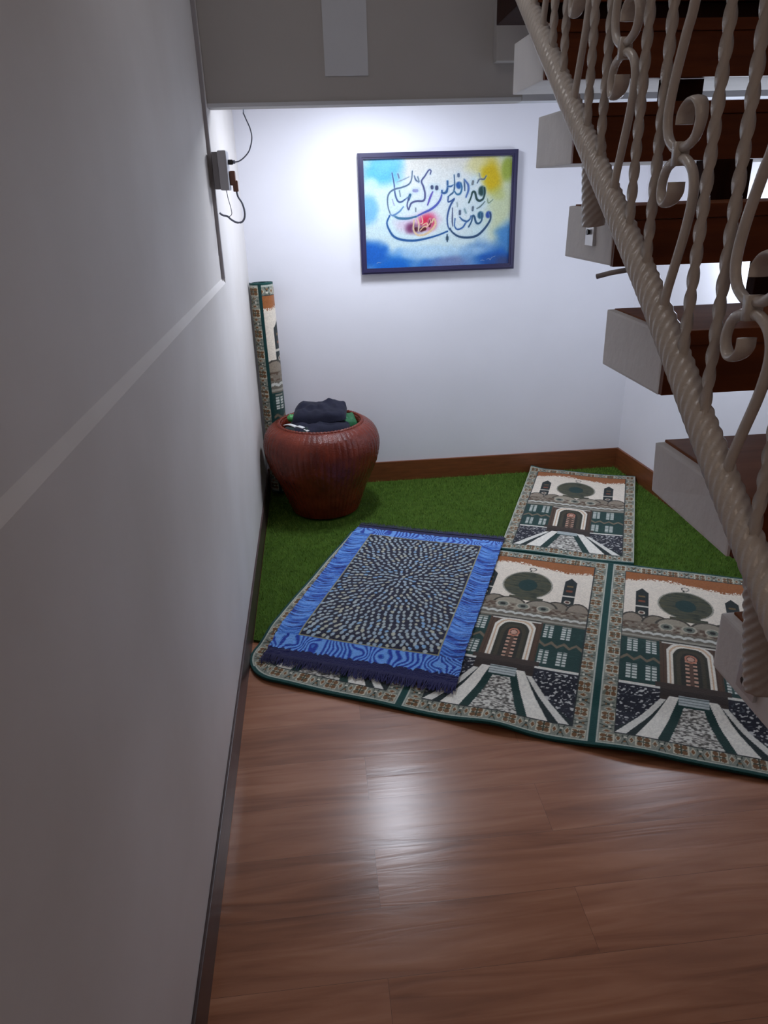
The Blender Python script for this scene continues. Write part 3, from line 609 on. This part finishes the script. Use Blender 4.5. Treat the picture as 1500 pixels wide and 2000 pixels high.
# ---------------------------------------------------------------- framed calligraphy
STROKES = [
  (0.008, (60, 80, 125), [(0.19, 0.126), (0.202, 0.224), (0.207, 0.309), (0.223, 0.374), (0.246, 0.387), (0.276, 0.363), (0.302, 0.338)]) ,
  (0.013, (35, 80, 115), [(0.309, 0.325), (0.299, 0.364)]) ,
  (0.008, (80, 100, 125), [(0.326, 0.114), (0.319, 0.19), (0.299, 0.231), (0.254, 0.255), (0.205, 0.27), (0.171, 0.299), (0.156, 0.35), (0.158, 0.427), (0.173, 0.497)]) ,
  (0.007, (95, 110, 140), [(0.229, 0.136), (0.236, 0.17)]) ,
  (0.005, (130, 145, 160), [(0.221, 0.207), (0.261, 0.188), (0.303, 0.164)]) ,
  (0.008, (80, 95, 125), [(0.339, 0.157), (0.348, 0.191), (0.368, 0.213)]) ,
  (0.006, (90, 110, 130), [(0.362, 0.166), (0.371, 0.209)]) ,
  (0.009, (70, 75, 120), [(0.446, 0.144), (0.451, 0.115), (0.436, 0.11), (0.41, 0.16), (0.387, 0.205), (0.4, 0.256), (0.41, 0.316), (0.407, 0.367), (0.39, 0.384), (0.354, 0.383), (0.318, 0.399), (0.305, 0.433), (0.297, 0.458), (0.288, 0.423), (0.292, 0.389), (0.302, 0.351)]) ,
  (0.015, (50, 60, 95), [(0.458, 0.258), (0.459, 0.267)]) ,
  (0.017, (50, 60, 95), [(0.49, 0.264), (0.49, 0.274)]) ,
  (0.01, (90, 75, 165), [(0.462, 0.305), (0.446, 0.352), (0.428, 0.42)]) ,
  (0.011, (70, 80, 165), [(0.527, 0.295), (0.518, 0.363), (0.492, 0.418), (0.449, 0.463), (0.4, 0.492), (0.347, 0.525)]) ,
  (0.012, (55, 105, 140), [(0.347, 0.525), (0.288, 0.54), (0.228, 0.534), (0.192, 0.507)]) ,
  (0.01, (40, 85, 125), [(0.524, 0.312), (0.544, 0.317), (0.563, 0.279), (0.566, 0.212)]) ,
  (0.008, (90, 130, 175), [(0.173, 0.497), (0.192, 0.507), (0.235, 0.473), (0.262, 0.431)]) ,
  (0.011, (30, 80, 140), [(0.167, 0.51), (0.148, 0.571), (0.161, 0.637), (0.194, 0.704), (0.25, 0.737), (0.333, 0.748), (0.416, 0.733), (0.499, 0.705), (0.565, 0.672)]) ,
  (0.006, (110, 125, 140), [(0.237, 0.284), (0.243, 0.336)]) ,
  (0.015, (140, 145, 190), [(0.335, 0.288), (0.355, 0.289)]) ,
  (0.006, (160, 165, 195), [(0.187, 0.36), (0.2, 0.416)]) ,
  (0.006, (110, 120, 130), [(0.346, 0.447), (0.346, 0.477)]) ,
  (0.014, (25, 50, 70), [(0.564, 0.729), (0.564, 0.747)]) ,
  (0.006, (35, 60, 80), [(0.563, 0.703), (0.564, 0.769)]) ,
  (0.01, (50, 90, 140), [(0.524, 0.295), (0.531, 0.316), (0.554, 0.313), (0.563, 0.279), (0.561, 0.212)]) ,
  (0.008, (50, 90, 140), [(0.566, 0.258), (0.586, 0.259), (0.602, 0.247)]) ,
  (0.008, (50, 85, 120), [(0.608, 0.159), (0.612, 0.239), (0.606, 0.306), (0.583, 0.335), (0.567, 0.352)]) ,
  (0.029, (30, 80, 150), [(0.64, 0.248), (0.642, 0.255)]) ,
  (0.009, (45, 100, 140), [(0.654, 0.232), (0.662, 0.274), (0.651, 0.325), (0.629, 0.333), (0.612, 0.306)]) ,
  (0.013, (80, 100, 130), [(0.637, 0.155), (0.638, 0.168)]) ,
  (0.009, (45, 75, 130), [(0.569, 0.352), (0.569, 0.399), (0.6, 0.383), (0.609, 0.375), (0.587, 0.425), (0.571, 0.485), (0.563, 0.55), (0.567, 0.615), (0.579, 0.659)]) ,
  (0.008, (50, 75, 110), [(0.676, 0.199), (0.679, 0.241), (0.682, 0.301)]) ,
  (0.011, (75, 105, 165), [(0.682, 0.208), (0.704, 0.251), (0.706, 0.301), (0.691, 0.36)]) ,
  (0.037, (28, 62, 62), [(0.801, 0.301), (0.8, 0.318)]) ,
  (0.011, (30, 60, 60), [(0.816, 0.28), (0.82, 0.331), (0.808, 0.382), (0.785, 0.398), (0.765, 0.38), (0.752, 0.32), (0.735, 0.319), (0.726, 0.362), (0.711, 0.412)]) ,
  (0.008, (90, 105, 125), [(0.827, 0.175), (0.811, 0.204), (0.782, 0.203), (0.766, 0.236)]) ,
  (0.012, (110, 120, 125), [(0.737, 0.222), (0.734, 0.243)]) ,
  (0.006, (150, 155, 150), [(0.778, 0.152), (0.785, 0.19)]) ,
  (0.007, (95, 115, 115), [(0.767, 0.47), (0.792, 0.45), (0.821, 0.408)]) ,
  (0.006, (130, 150, 115), [(0.84, 0.383), (0.847, 0.421), (0.876, 0.393)]) ,
  (0.011, (90, 105, 120), [(0.74, 0.456), (0.738, 0.482)]) ,
  (0.031, (30, 80, 110), [(0.794, 0.527), (0.794, 0.536)]) ,
  (0.01, (35, 75, 110), [(0.804, 0.515), (0.804, 0.571), (0.788, 0.605), (0.765, 0.6), (0.751, 0.543), (0.738, 0.538), (0.732, 0.586), (0.713, 0.637)]) ,
  (0.029, (35, 65, 150), [(0.851, 0.525), (0.849, 0.533)]) ,
  (0.011, (35, 65, 100), [(0.86, 0.512), (0.866, 0.547), (0.857, 0.594), (0.819, 0.667), (0.77, 0.723), (0.705, 0.738), (0.642, 0.723), (0.599, 0.682), (0.582, 0.646)]) ,
  (0.007, (70, 75, 110), [(0.599, 0.456), (0.598, 0.573), (0.602, 0.625)]) ,
  (0.008, (50, 90, 150), [(0.617, 0.556), (0.615, 0.625), (0.635, 0.657), (0.671, 0.64), (0.693, 0.597), (0.719, 0.568), (0.728, 0.534)]) ,
  (0.012, (70, 85, 110), [(0.65, 0.488), (0.65, 0.514)]) ,
  (0.009, (50, 90, 140), [(0.65, 0.544), (0.67, 0.571), (0.7, 0.585), (0.722, 0.564)]) ,
  (0.006, (150, 165, 165), [(0.629, 0.41), (0.633, 0.444)]) ,
  (0.009, (130, 160, 165), [(0.682, 0.472), (0.692, 0.506)]) ,
  (0.019, (75, 20, 35), [(0.347, 0.643), (0.353, 0.643)]) ,
  (0.019, (80, 20, 30), [(0.383, 0.648), (0.406, 0.64)]) ,
  (0.013, (90, 15, 35), [(0.44, 0.615), (0.446, 0.567)]) ,
  (0.011, (215, 190, 150), [(0.334, 0.559), (0.329, 0.642), (0.357, 0.696), (0.41, 0.693), (0.456, 0.651), (0.482, 0.595), (0.471, 0.551), (0.456, 0.581)]) ,
  (0.007, (225, 200, 165), [(0.354, 0.538), (0.367, 0.591), (0.363, 0.661)]) ,
  (0.006, (225, 190, 160), [(0.387, 0.526), (0.393, 0.579), (0.38, 0.591)]) ,
  (0.007, (220, 190, 150), [(0.377, 0.653), (0.4, 0.623), (0.426, 0.619), (0.42, 0.588), (0.393, 0.605)]) ,
  (0.006, (225, 170, 160), [(0.443, 0.546), (0.446, 0.585), (0.42, 0.628)]) ,
]
#red (0.41, 0.592)

E_PI = empty('framed_painting', (0.96, 0.0, 1.143), 'dark framed blue, white and yellow calligraphy painting hanging on the back wall', 'picture')
FX0, FX1, FZ0, FZ1 = 0.570, 1.352, 1.143, 1.694; fb = 0.027
bm = bmesh.new()
for (x0, x1, z0, z1) in ((FX0, FX1, FZ1 - fb, FZ1), (FX0, FX1, FZ0, FZ0 + fb), (FX0, FX0 + fb, FZ0 + fb, FZ1 - fb), (FX1 - fb, FX1, FZ0 + fb, FZ1 - fb)):
    box(bm, x0, x1, -.034, -.004, z0, z1)
for (x0, x1, z0, z1) in ((FX0 + .019, FX1 - .019, FZ1 - .019, FZ1 - .008), (FX0 + .019, FX1 - .019, FZ0 + .008, FZ0 + .019), (FX0 + .008, FX0 + .019, FZ0 + .008, FZ1 - .008), (FX1 - .019, FX1 - .008, FZ0 + .008, FZ1 - .008)):
    box(bm, x0, x1, -.038, -.030, z0, z1)
from_bm('frame', bm, M['frame'], E_PI)
nx, ny = 520, 360; S, T = np.meshgrid(np.linspace(0, 1, nx), np.linspace(0, 1, ny))
asp = (FZ1 - FZ0 - 2 * fb) / (FX1 - FX0 - 2 * fb)
def blob(cx, cy, rx, ry, col, a=1.0, seed=0):
    global PC
    n = (vnoise(S * 9 + seed, T * 7 + seed, 40 + seed) - .5) * .9 + (vnoise(S * 22, T * 16, 60 + seed) - .5) * .4
    d = np.sqrt(((S - cx) / rx) ** 2 + ((T - cy) / ry) ** 2) + n * .55; w = (a * sstep(1.25, .35, d))[..., None]
    PC = PC * (1 - w) + np.array(col, float) * w
PC = np.tile(np.array((200, 222, 224.)), (ny, nx, 1))
blob(.45, .06, .55, .22, (214, 214, 206), 1, 1); blob(.12, .10, .14, .16, (92, 178, 226), 1, 2); blob(.17, .02, .1, .1, (110, 190, 232), .8, 3); blob(.03, .45, .06, .14, (120, 182, 226), 1, 4); blob(.05, .22, .06, .1, (190, 222, 214), .9, 5)
blob(.55, .40, .36, .36, (216, 224, 224), .8, 6); blob(.93, .45, .12, .45, (198, 206, 158), .8, 7); blob(.80, .08, .16, .1, (214, 206, 130), .7, 8); blob(.86, .20, .085, .16, (204, 176, 26), 1, 9); blob(.97, .1, .05, .14, (150, 168, 60), .9, 10); blob(.91, .34, .06, .08, (182, 188, 90), .45, 11)
blob(.2, 1.02, .34, .17, (20, 104, 196), 1, 12); blob(.03, .86, .14, .15, (24, 98, 190), 1, 13); blob(.55, 1.02, .28, .14, (70, 120, 190), .9, 14); blob(.58, .96, .12, .07, (120, 128, 168), .7, 15); blob(.9, .92, .22, .16, (26, 92, 178), 1, 16); blob(.99, .74, .10, .16, (60, 128, 196), .9, 17); blob(.97, 1.0, .14, .10, (60, 74, 120), .9, 18); blob(.5, .86, .4, .07, (170, 206, 232), .7, 19)
blob(.33, .60, .14, .10, (206, 176, 200), .7, 20); blob(.44, .55, .10, .10, (214, 150, 186), .8, 21)
blob(.425, .585, .078, .095, (206, 40, 74), 1, 22); blob(.32, .63, .05, .06, (104, 40, 84), .9, 23); blob(.365, .64, .04, .05, (110, 26, 48), .7, 24)
def ink(width, col, pts, soft=.35):
    q = catmull(pts, 6) if len(pts) > 2 else np.array(pts, float); n = len(q)
    for i in range(n - 1):
        a_, b_ = q[i], q[i + 1]; t = (i + .5) / max(n - 1, 1); w = width * .5 * (0.55 + .45 * math.sin(math.pi * min(max(t, .12), .88)))
        pad = width * 1.6; i0 = int(max(min(a_[0], b_[0]) - pad, 0) * (nx - 1)); i1 = int(min(max(a_[0], b_[0]) + pad, 1) * (nx - 1)) + 2; j0 = int(max(min(a_[1], b_[1]) - pad / asp, 0) * (ny - 1)); j1 = int(min(max(a_[1], b_[1]) + pad / asp, 1) * (ny - 1)) + 2
        sx = S[j0:j1, i0:i1]; sy = T[j0:j1, i0:i1] * asp; ax_, ay_ = a_[0], a_[1] * asp; dx, dy = b_[0] - ax_, b_[1] * asp - ay_; L2 = dx * dx + dy * dy + 1e-12
        tt = np.clip(((sx - ax_) * dx + (sy - ay_) * dy) / L2, 0, 1); d = np.hypot(sx - ax_ - tt * dx, sy - ay_ - tt * dy)
        wt = (sstep(w * (1 + soft), w * (1 - soft), d))[..., None] * .93; INK[j0:j1, i0:i1] = np.maximum(INK[j0:j1, i0:i1], wt)
for wd_, col_, pts_ in STROKES:      # a pale blue halo, then the stroke
    for ww, cc, al in ((wd_ * 2.4, (168, 196, 214), .35), (wd_ * 1.05, col_, 1.0)):
        if ww > wd_ * 2 and (sum(col_) > 480 or wd_ > .02): continue
        INK = np.zeros((ny, nx, 1)); ink(ww * 1.3, cc, pts_); PC = PC * (1 - INK * al) + np.array(cc, float) * INK * al
INK = np.zeros((ny, nx, 1))
for q_ in ([(.845, .955), (.86, .945), (.87, .96), (.88, .94), (.905, .925)], [(.07, .955), (.08, .945), (.10, .95)], [(.80, .965), (.815, .96), (.83, .968)]): ink(.003, (200, 200, 200), q_)
PC = PC * (1 - INK * .7) + np.array((196, 200, 205.)) * INK * .7
PC *= (0.95 + .1 * vnoise(S * 200, T * 130, 70))[..., None]
PP = np.stack([FX0 + fb + S * (FX1 - FX0 - 2 * fb), np.full(S.shape, -.022), FZ1 - fb - T * (FZ1 - FZ0 - 2 * fb)], -1)
grid_mesh('canvas', PP[::-1], lin(PC)[::-1] * 0.85, M['canvas'], E_PI)
box_obj('backing_board', FX0 + .01, FX1 - .01, -.020, -.006, FZ0 + .01, FZ1 - .01, M['frame'], E_PI)

# ---------------------------------------------------------------- socket, plugs, cables, conduit on the left wall
YS = -1.06
E_CN = empty('cable_trunking', (-.01, YS, 1.25), 'thin grey cable trunking running down the left wall to the ledge', 'trunking')
box_obj('channel', -0.020, 0.002, YS - .010, YS + .010, LEDGE + .018, Z_TOP - .01, M['trunk'], E_CN, bevel=.001)
tube('cable', [(-.020, YS - .075, 1.53), (-.022, YS - .060, 1.46), (-.018, YS - .038, 1.39), (-.012, YS - .020, 1.33)], .004, M['trunk'], E_CN)
E_SO = empty('wall_socket', (0.006, YS, 1.60), 'grey surface mounted double socket box on the left wall below the grey beam', 'socket')
box_obj('back_box', 0.006, .026, YS - .045, YS + .035, 1.545, 1.660, M['socket_d'], E_SO, bevel=.003)
box_obj('socket_cover', .026, .056, YS - .052, YS + .042, 1.541, 1.664, M['socket'], E_SO, bevel=.006)
E_P1 = empty('adapter_plug', (.06, YS, 1.629), 'small black plug with thin cable in the upper half of the grey wall socket', 'plug')
box_obj('plug_body', .0565, .072, YS - .010, YS + .010, 1.621, 1.637, M['black'], E_P1, bevel=.003)
box_obj('plug_collar', .072, .080, YS - .007, YS + .007, 1.624, 1.635, M['cable'], E_P1, bevel=.002)
tube('cable', [(.078, YS, 1.629), (.094, YS, 1.632), (.113, YS, 1.644), (.131, YS + .01, 1.665), (.143, YS + .01, 1.70), (.140, YS + .02, 1.73), (.128, YS + .04, 1.760), (.118, YS + .08, 1.784), (.114, YS + .15, 1.790), (.112, YS + .21, 1.86), (.12, YS + .26, 2.00), (.2, YS + .4, 2.025), (LAMP_POS[0] - .04, LAMP_POS[1], 2.024)], .0022, M['cable'], E_P1)
E_P2 = empty('brown_plug', (.06, YS, 1.57), 'brown plug with looping grey cable in the lower half of the grey wall socket', 'plug')
box_obj('plug_body', .0565, .076, YS - .014, YS + .014, 1.556, 1.602, M['brownplug'], E_P2, bevel=.005)
box_obj('plug_tail', .064, .082, YS - .009, YS + .009, 1.536, 1.572, M['brownplug'], E_P2, bevel=.004)
tube('cable', [(.074, YS, 1.540), (.078, YS, 1.520), (.089, YS, 1.500), (.095, YS, 1.475), (.093, YS, 1.452), (.082, YS, 1.438), (.064, YS, 1.437), (.046, YS, 1.447), (.034, YS, 1.458), (.018, YS, 1.462), (.008, YS, 1.47)], .0034, M['cable'], E_P2)
tube('thin_wire', [(.040, YS, 1.543), (.043, YS, 1.515), (.048, YS, 1.490), (.050, YS, 1.466), (.040, YS, 1.456)], .0014, M['socket'], E_P2)

# ---------------------------------------------------------------- staircase
E_STAIR = empty('staircase', (1.4, -2.4, 0.9), 'open staircase of grey plaster blocks faced with dark reddish wood behind the railing', 'staircase')
TR = [(-3.475, -3.22, .741), (-3.222, -2.968, .923), (-2.950, -2.687, 1.104), (-2.668, -2.411, 1.290), (-2.403, -2.139, 1.479), (-2.125, -1.862, 1.678), (-1.885, -1.612, 1.873), (-1.650, -1.380, 2.072)]
TH = [.105, .098, .094, .108, .108, .114, .119, .115]
for i, ((y0, y1, zt), th_) in enumerate(zip(TR, TH)):
    xl = .900; bm = bmesh.new(); box(bm, xl, XW(y1) - .001, y0, y1, zt - th_, zt)
    for v in bm.verts:
        if v.co.x < 1: v.co += Vector((random.uniform(-.003, .003), random.uniform(-.003, .003), random.uniform(-.002, .002)))
    blk = from_bm('tread_block', bm, M['darkwood' if i == 7 else 'plaster'], E_STAIR, bevel=.005)
    tb = box_obj('tread_board', xl + .014, XW(y1) - .002, y0 - .016, y1 - .004, zt - .022, zt + .003, M['treadwood'], blk, bevel=.002)
    tb.data.materials.append(M['stairwood'])
    for p in tb.data.polygons: p.material_index = 1 if p.normal.y < -.8 else 0
    rb = box_obj('riser_board', xl + .003, XW(y1) - .002, y0 - .010, y0 + .004, zt - th_ + .001, zt - .023, M['stairwood'], blk, bevel=.001)
box_obj('support_and_closing_block', .935, XW(-1.6) - .004, -1.640, -1.618, 1.876, 1.956, M['darkwood'], E_STAIR)  # no support: dark panel added to close the gap and keep light off the soffit
for i in range(len(TR) - 2):
    y0, y1, zt = TR[i]; zb = TR[i + 1][2] - TH[i + 1]
    box_obj('support_and_closing_block', 1.20, 1.315, TR[i + 1][0] + .015, y1 - .006, zt + .002, zb + .0, M['darkwood'], E_STAIR, bevel=.002)

# ---------------------------------------------------------------- iron railing
E_RL = empty('stair_railing', (.84, -2.4, 1.5), 'cream painted wrought iron railing with twisted bars and scrolls in front of the staircase', 'railing')
XR = .84
RP = [(-3.42, .870), (-3.106, 1.083), (-2.97, 1.180), (-2.762, 1.342), (-2.421, 1.573), (-1.923, 1.912), (-1.25, 2.370)]
def rail_z(y):
    ys = [p[0] for p in RP]; zs = [p[1] for p in RP]; return float(np.interp(y, ys, zs))
yy = np.linspace(-3.42, -1.25, 1100)
ker = np.interp(yy, [p[0] for p in RP], [p[1] for p in RP]); ker = np.convolve(np.pad(ker, 60, mode='reflect', reflect_type='odd'), np.ones(121) / 121, 'valid')
path = np.stack([np.full_like(yy, XR), yy, ker], -1)
V, F = sweep(path, lobed(.0208, 8, .045, 48), twist=44.0); mesh_obj('bottom_rail', V, F, M['iron'], E_RL)
HR = .60
V, F = sweep(path + np.array((0, 0, HR)), circle(.020, 14)); mesh_obj('handrail', V, F, M['iron'], E_RL)
sq = [(-.0060, -.0060), (0, -.0060), (.0060, -.0060), (.0060, 0), (.0060, .0060), (0, .0060), (-.0060, .0060), (-.0060, 0)]
y0 = -3.010; sp = .0785
def sm(y): return float(np.interp(y, yy, ker))
HOOK = [(-.005, -.225), (-.010, -.190), (-.026, -.145), (-.044, -.095), (-.052, -.052), (-.043, -.024), (-.020, -.0085), (0, -.0075), (.022, -.011), (.039, -.021), (.047, -.040), (.043, -.056), (.030, -.065), (.014, -.062), (.002, -.050), (.001, -.036)]
def hook(yc, zc, sgn, foot):
    pts = [(XR, yc + sgn * a, zc + sgn * b) for a, b in HOOK]
    if sgn > 0: pts[0] = (XR, pts[0][1], foot)
    else: pts = [(XR, pts[0][1], foot), (XR, pts[0][1] + .001, (foot + pts[0][2]) / 2)] + pts[1:]
    sc = lambda t: (1 + .95 * sstep(.80, .97, t), 1 - .45 * sstep(.80, .97, t))
    V, F = sweep(catmull(pts, 8), circle(.0068, 12), scale=sc); return mesh_obj('scroll', V, F, M['iron'], E_RL)
for k in range(-4, 20):
    y = y0 + sp * k
    if y > -1.35: break
    zr = sm(y)
    if k % 3 == 0:
        yt, zt = y + .006, zr + .226
        hook(yt, zt, 1, zr); hook(yt, zt, -1, sm(y + .012) + HR)
        V, F = sweep([(XR, yt - .001, zt - .015), (XR, yt, zt), (XR, yt + .001, zt + .015)], [(-.010, -.006), (.010, -.006), (.010, .006), (-.010, .006)]); mesh_obj('collar', V, F, M['iron'], E_RL)
    else:
        zz = np.linspace(zr, zr + HR, 150); wob = .0012 * np.sin(zz * 9 + k)
        V, F = sweep(np.stack([np.full_like(zz, XR), y + wob, zz], -1), sq, twist=52.0); mesh_obj('twisted_baluster', V, F, M['iron'], E_RL)
def post(yb, zb, yt):
    zt = sm(yt); zz = np.linspace(0, 1, 60)
    p = np.stack([.868 - (.868 - XR - .012) * zz, yb + (yt - yb) * zz, zb + (zt - zb) * zz], -1)
    V, F = sweep(p, lobed(.0215, 8, .045, 48), twist=55.0); return mesh_obj('mounting_post', V, F, M['iron'], E_RL)
def bracket(y, z0, z1, parent):
    b_ = box_obj('bracket', .8925, .8985, y - .022, y + .022, z0, z1, M['zinc'], parent, bevel=.001)
    bm = bmesh.new(); bmesh.ops.create_cone(bm, cap_ends=True, segments=8, radius1=.006, radius2=.0045, depth=.006, matrix=Matrix.Translation((.890, y, (z0 + z1) / 2)) @ Matrix.Rotation(math.pi / 2, 4, 'Y'))
    from_bm('screw', bm, M['black'], b_)
p_ = post(-2.383, 1.448, -2.395); bracket(-2.30, 1.405, 1.458, p_)
p_ = post(-3.125, .905, -3.095); bracket(-3.06, .845, .890, p_)
V, F = sweep([(.80, -2.598, 1.376), (.82, -2.612, 1.383), (.845, -2.63, 1.389)], circle(.0042, 8), ref=(0, 0, 1)); mesh_obj('rod_stub', V, F, M['trunk'], E_RL)
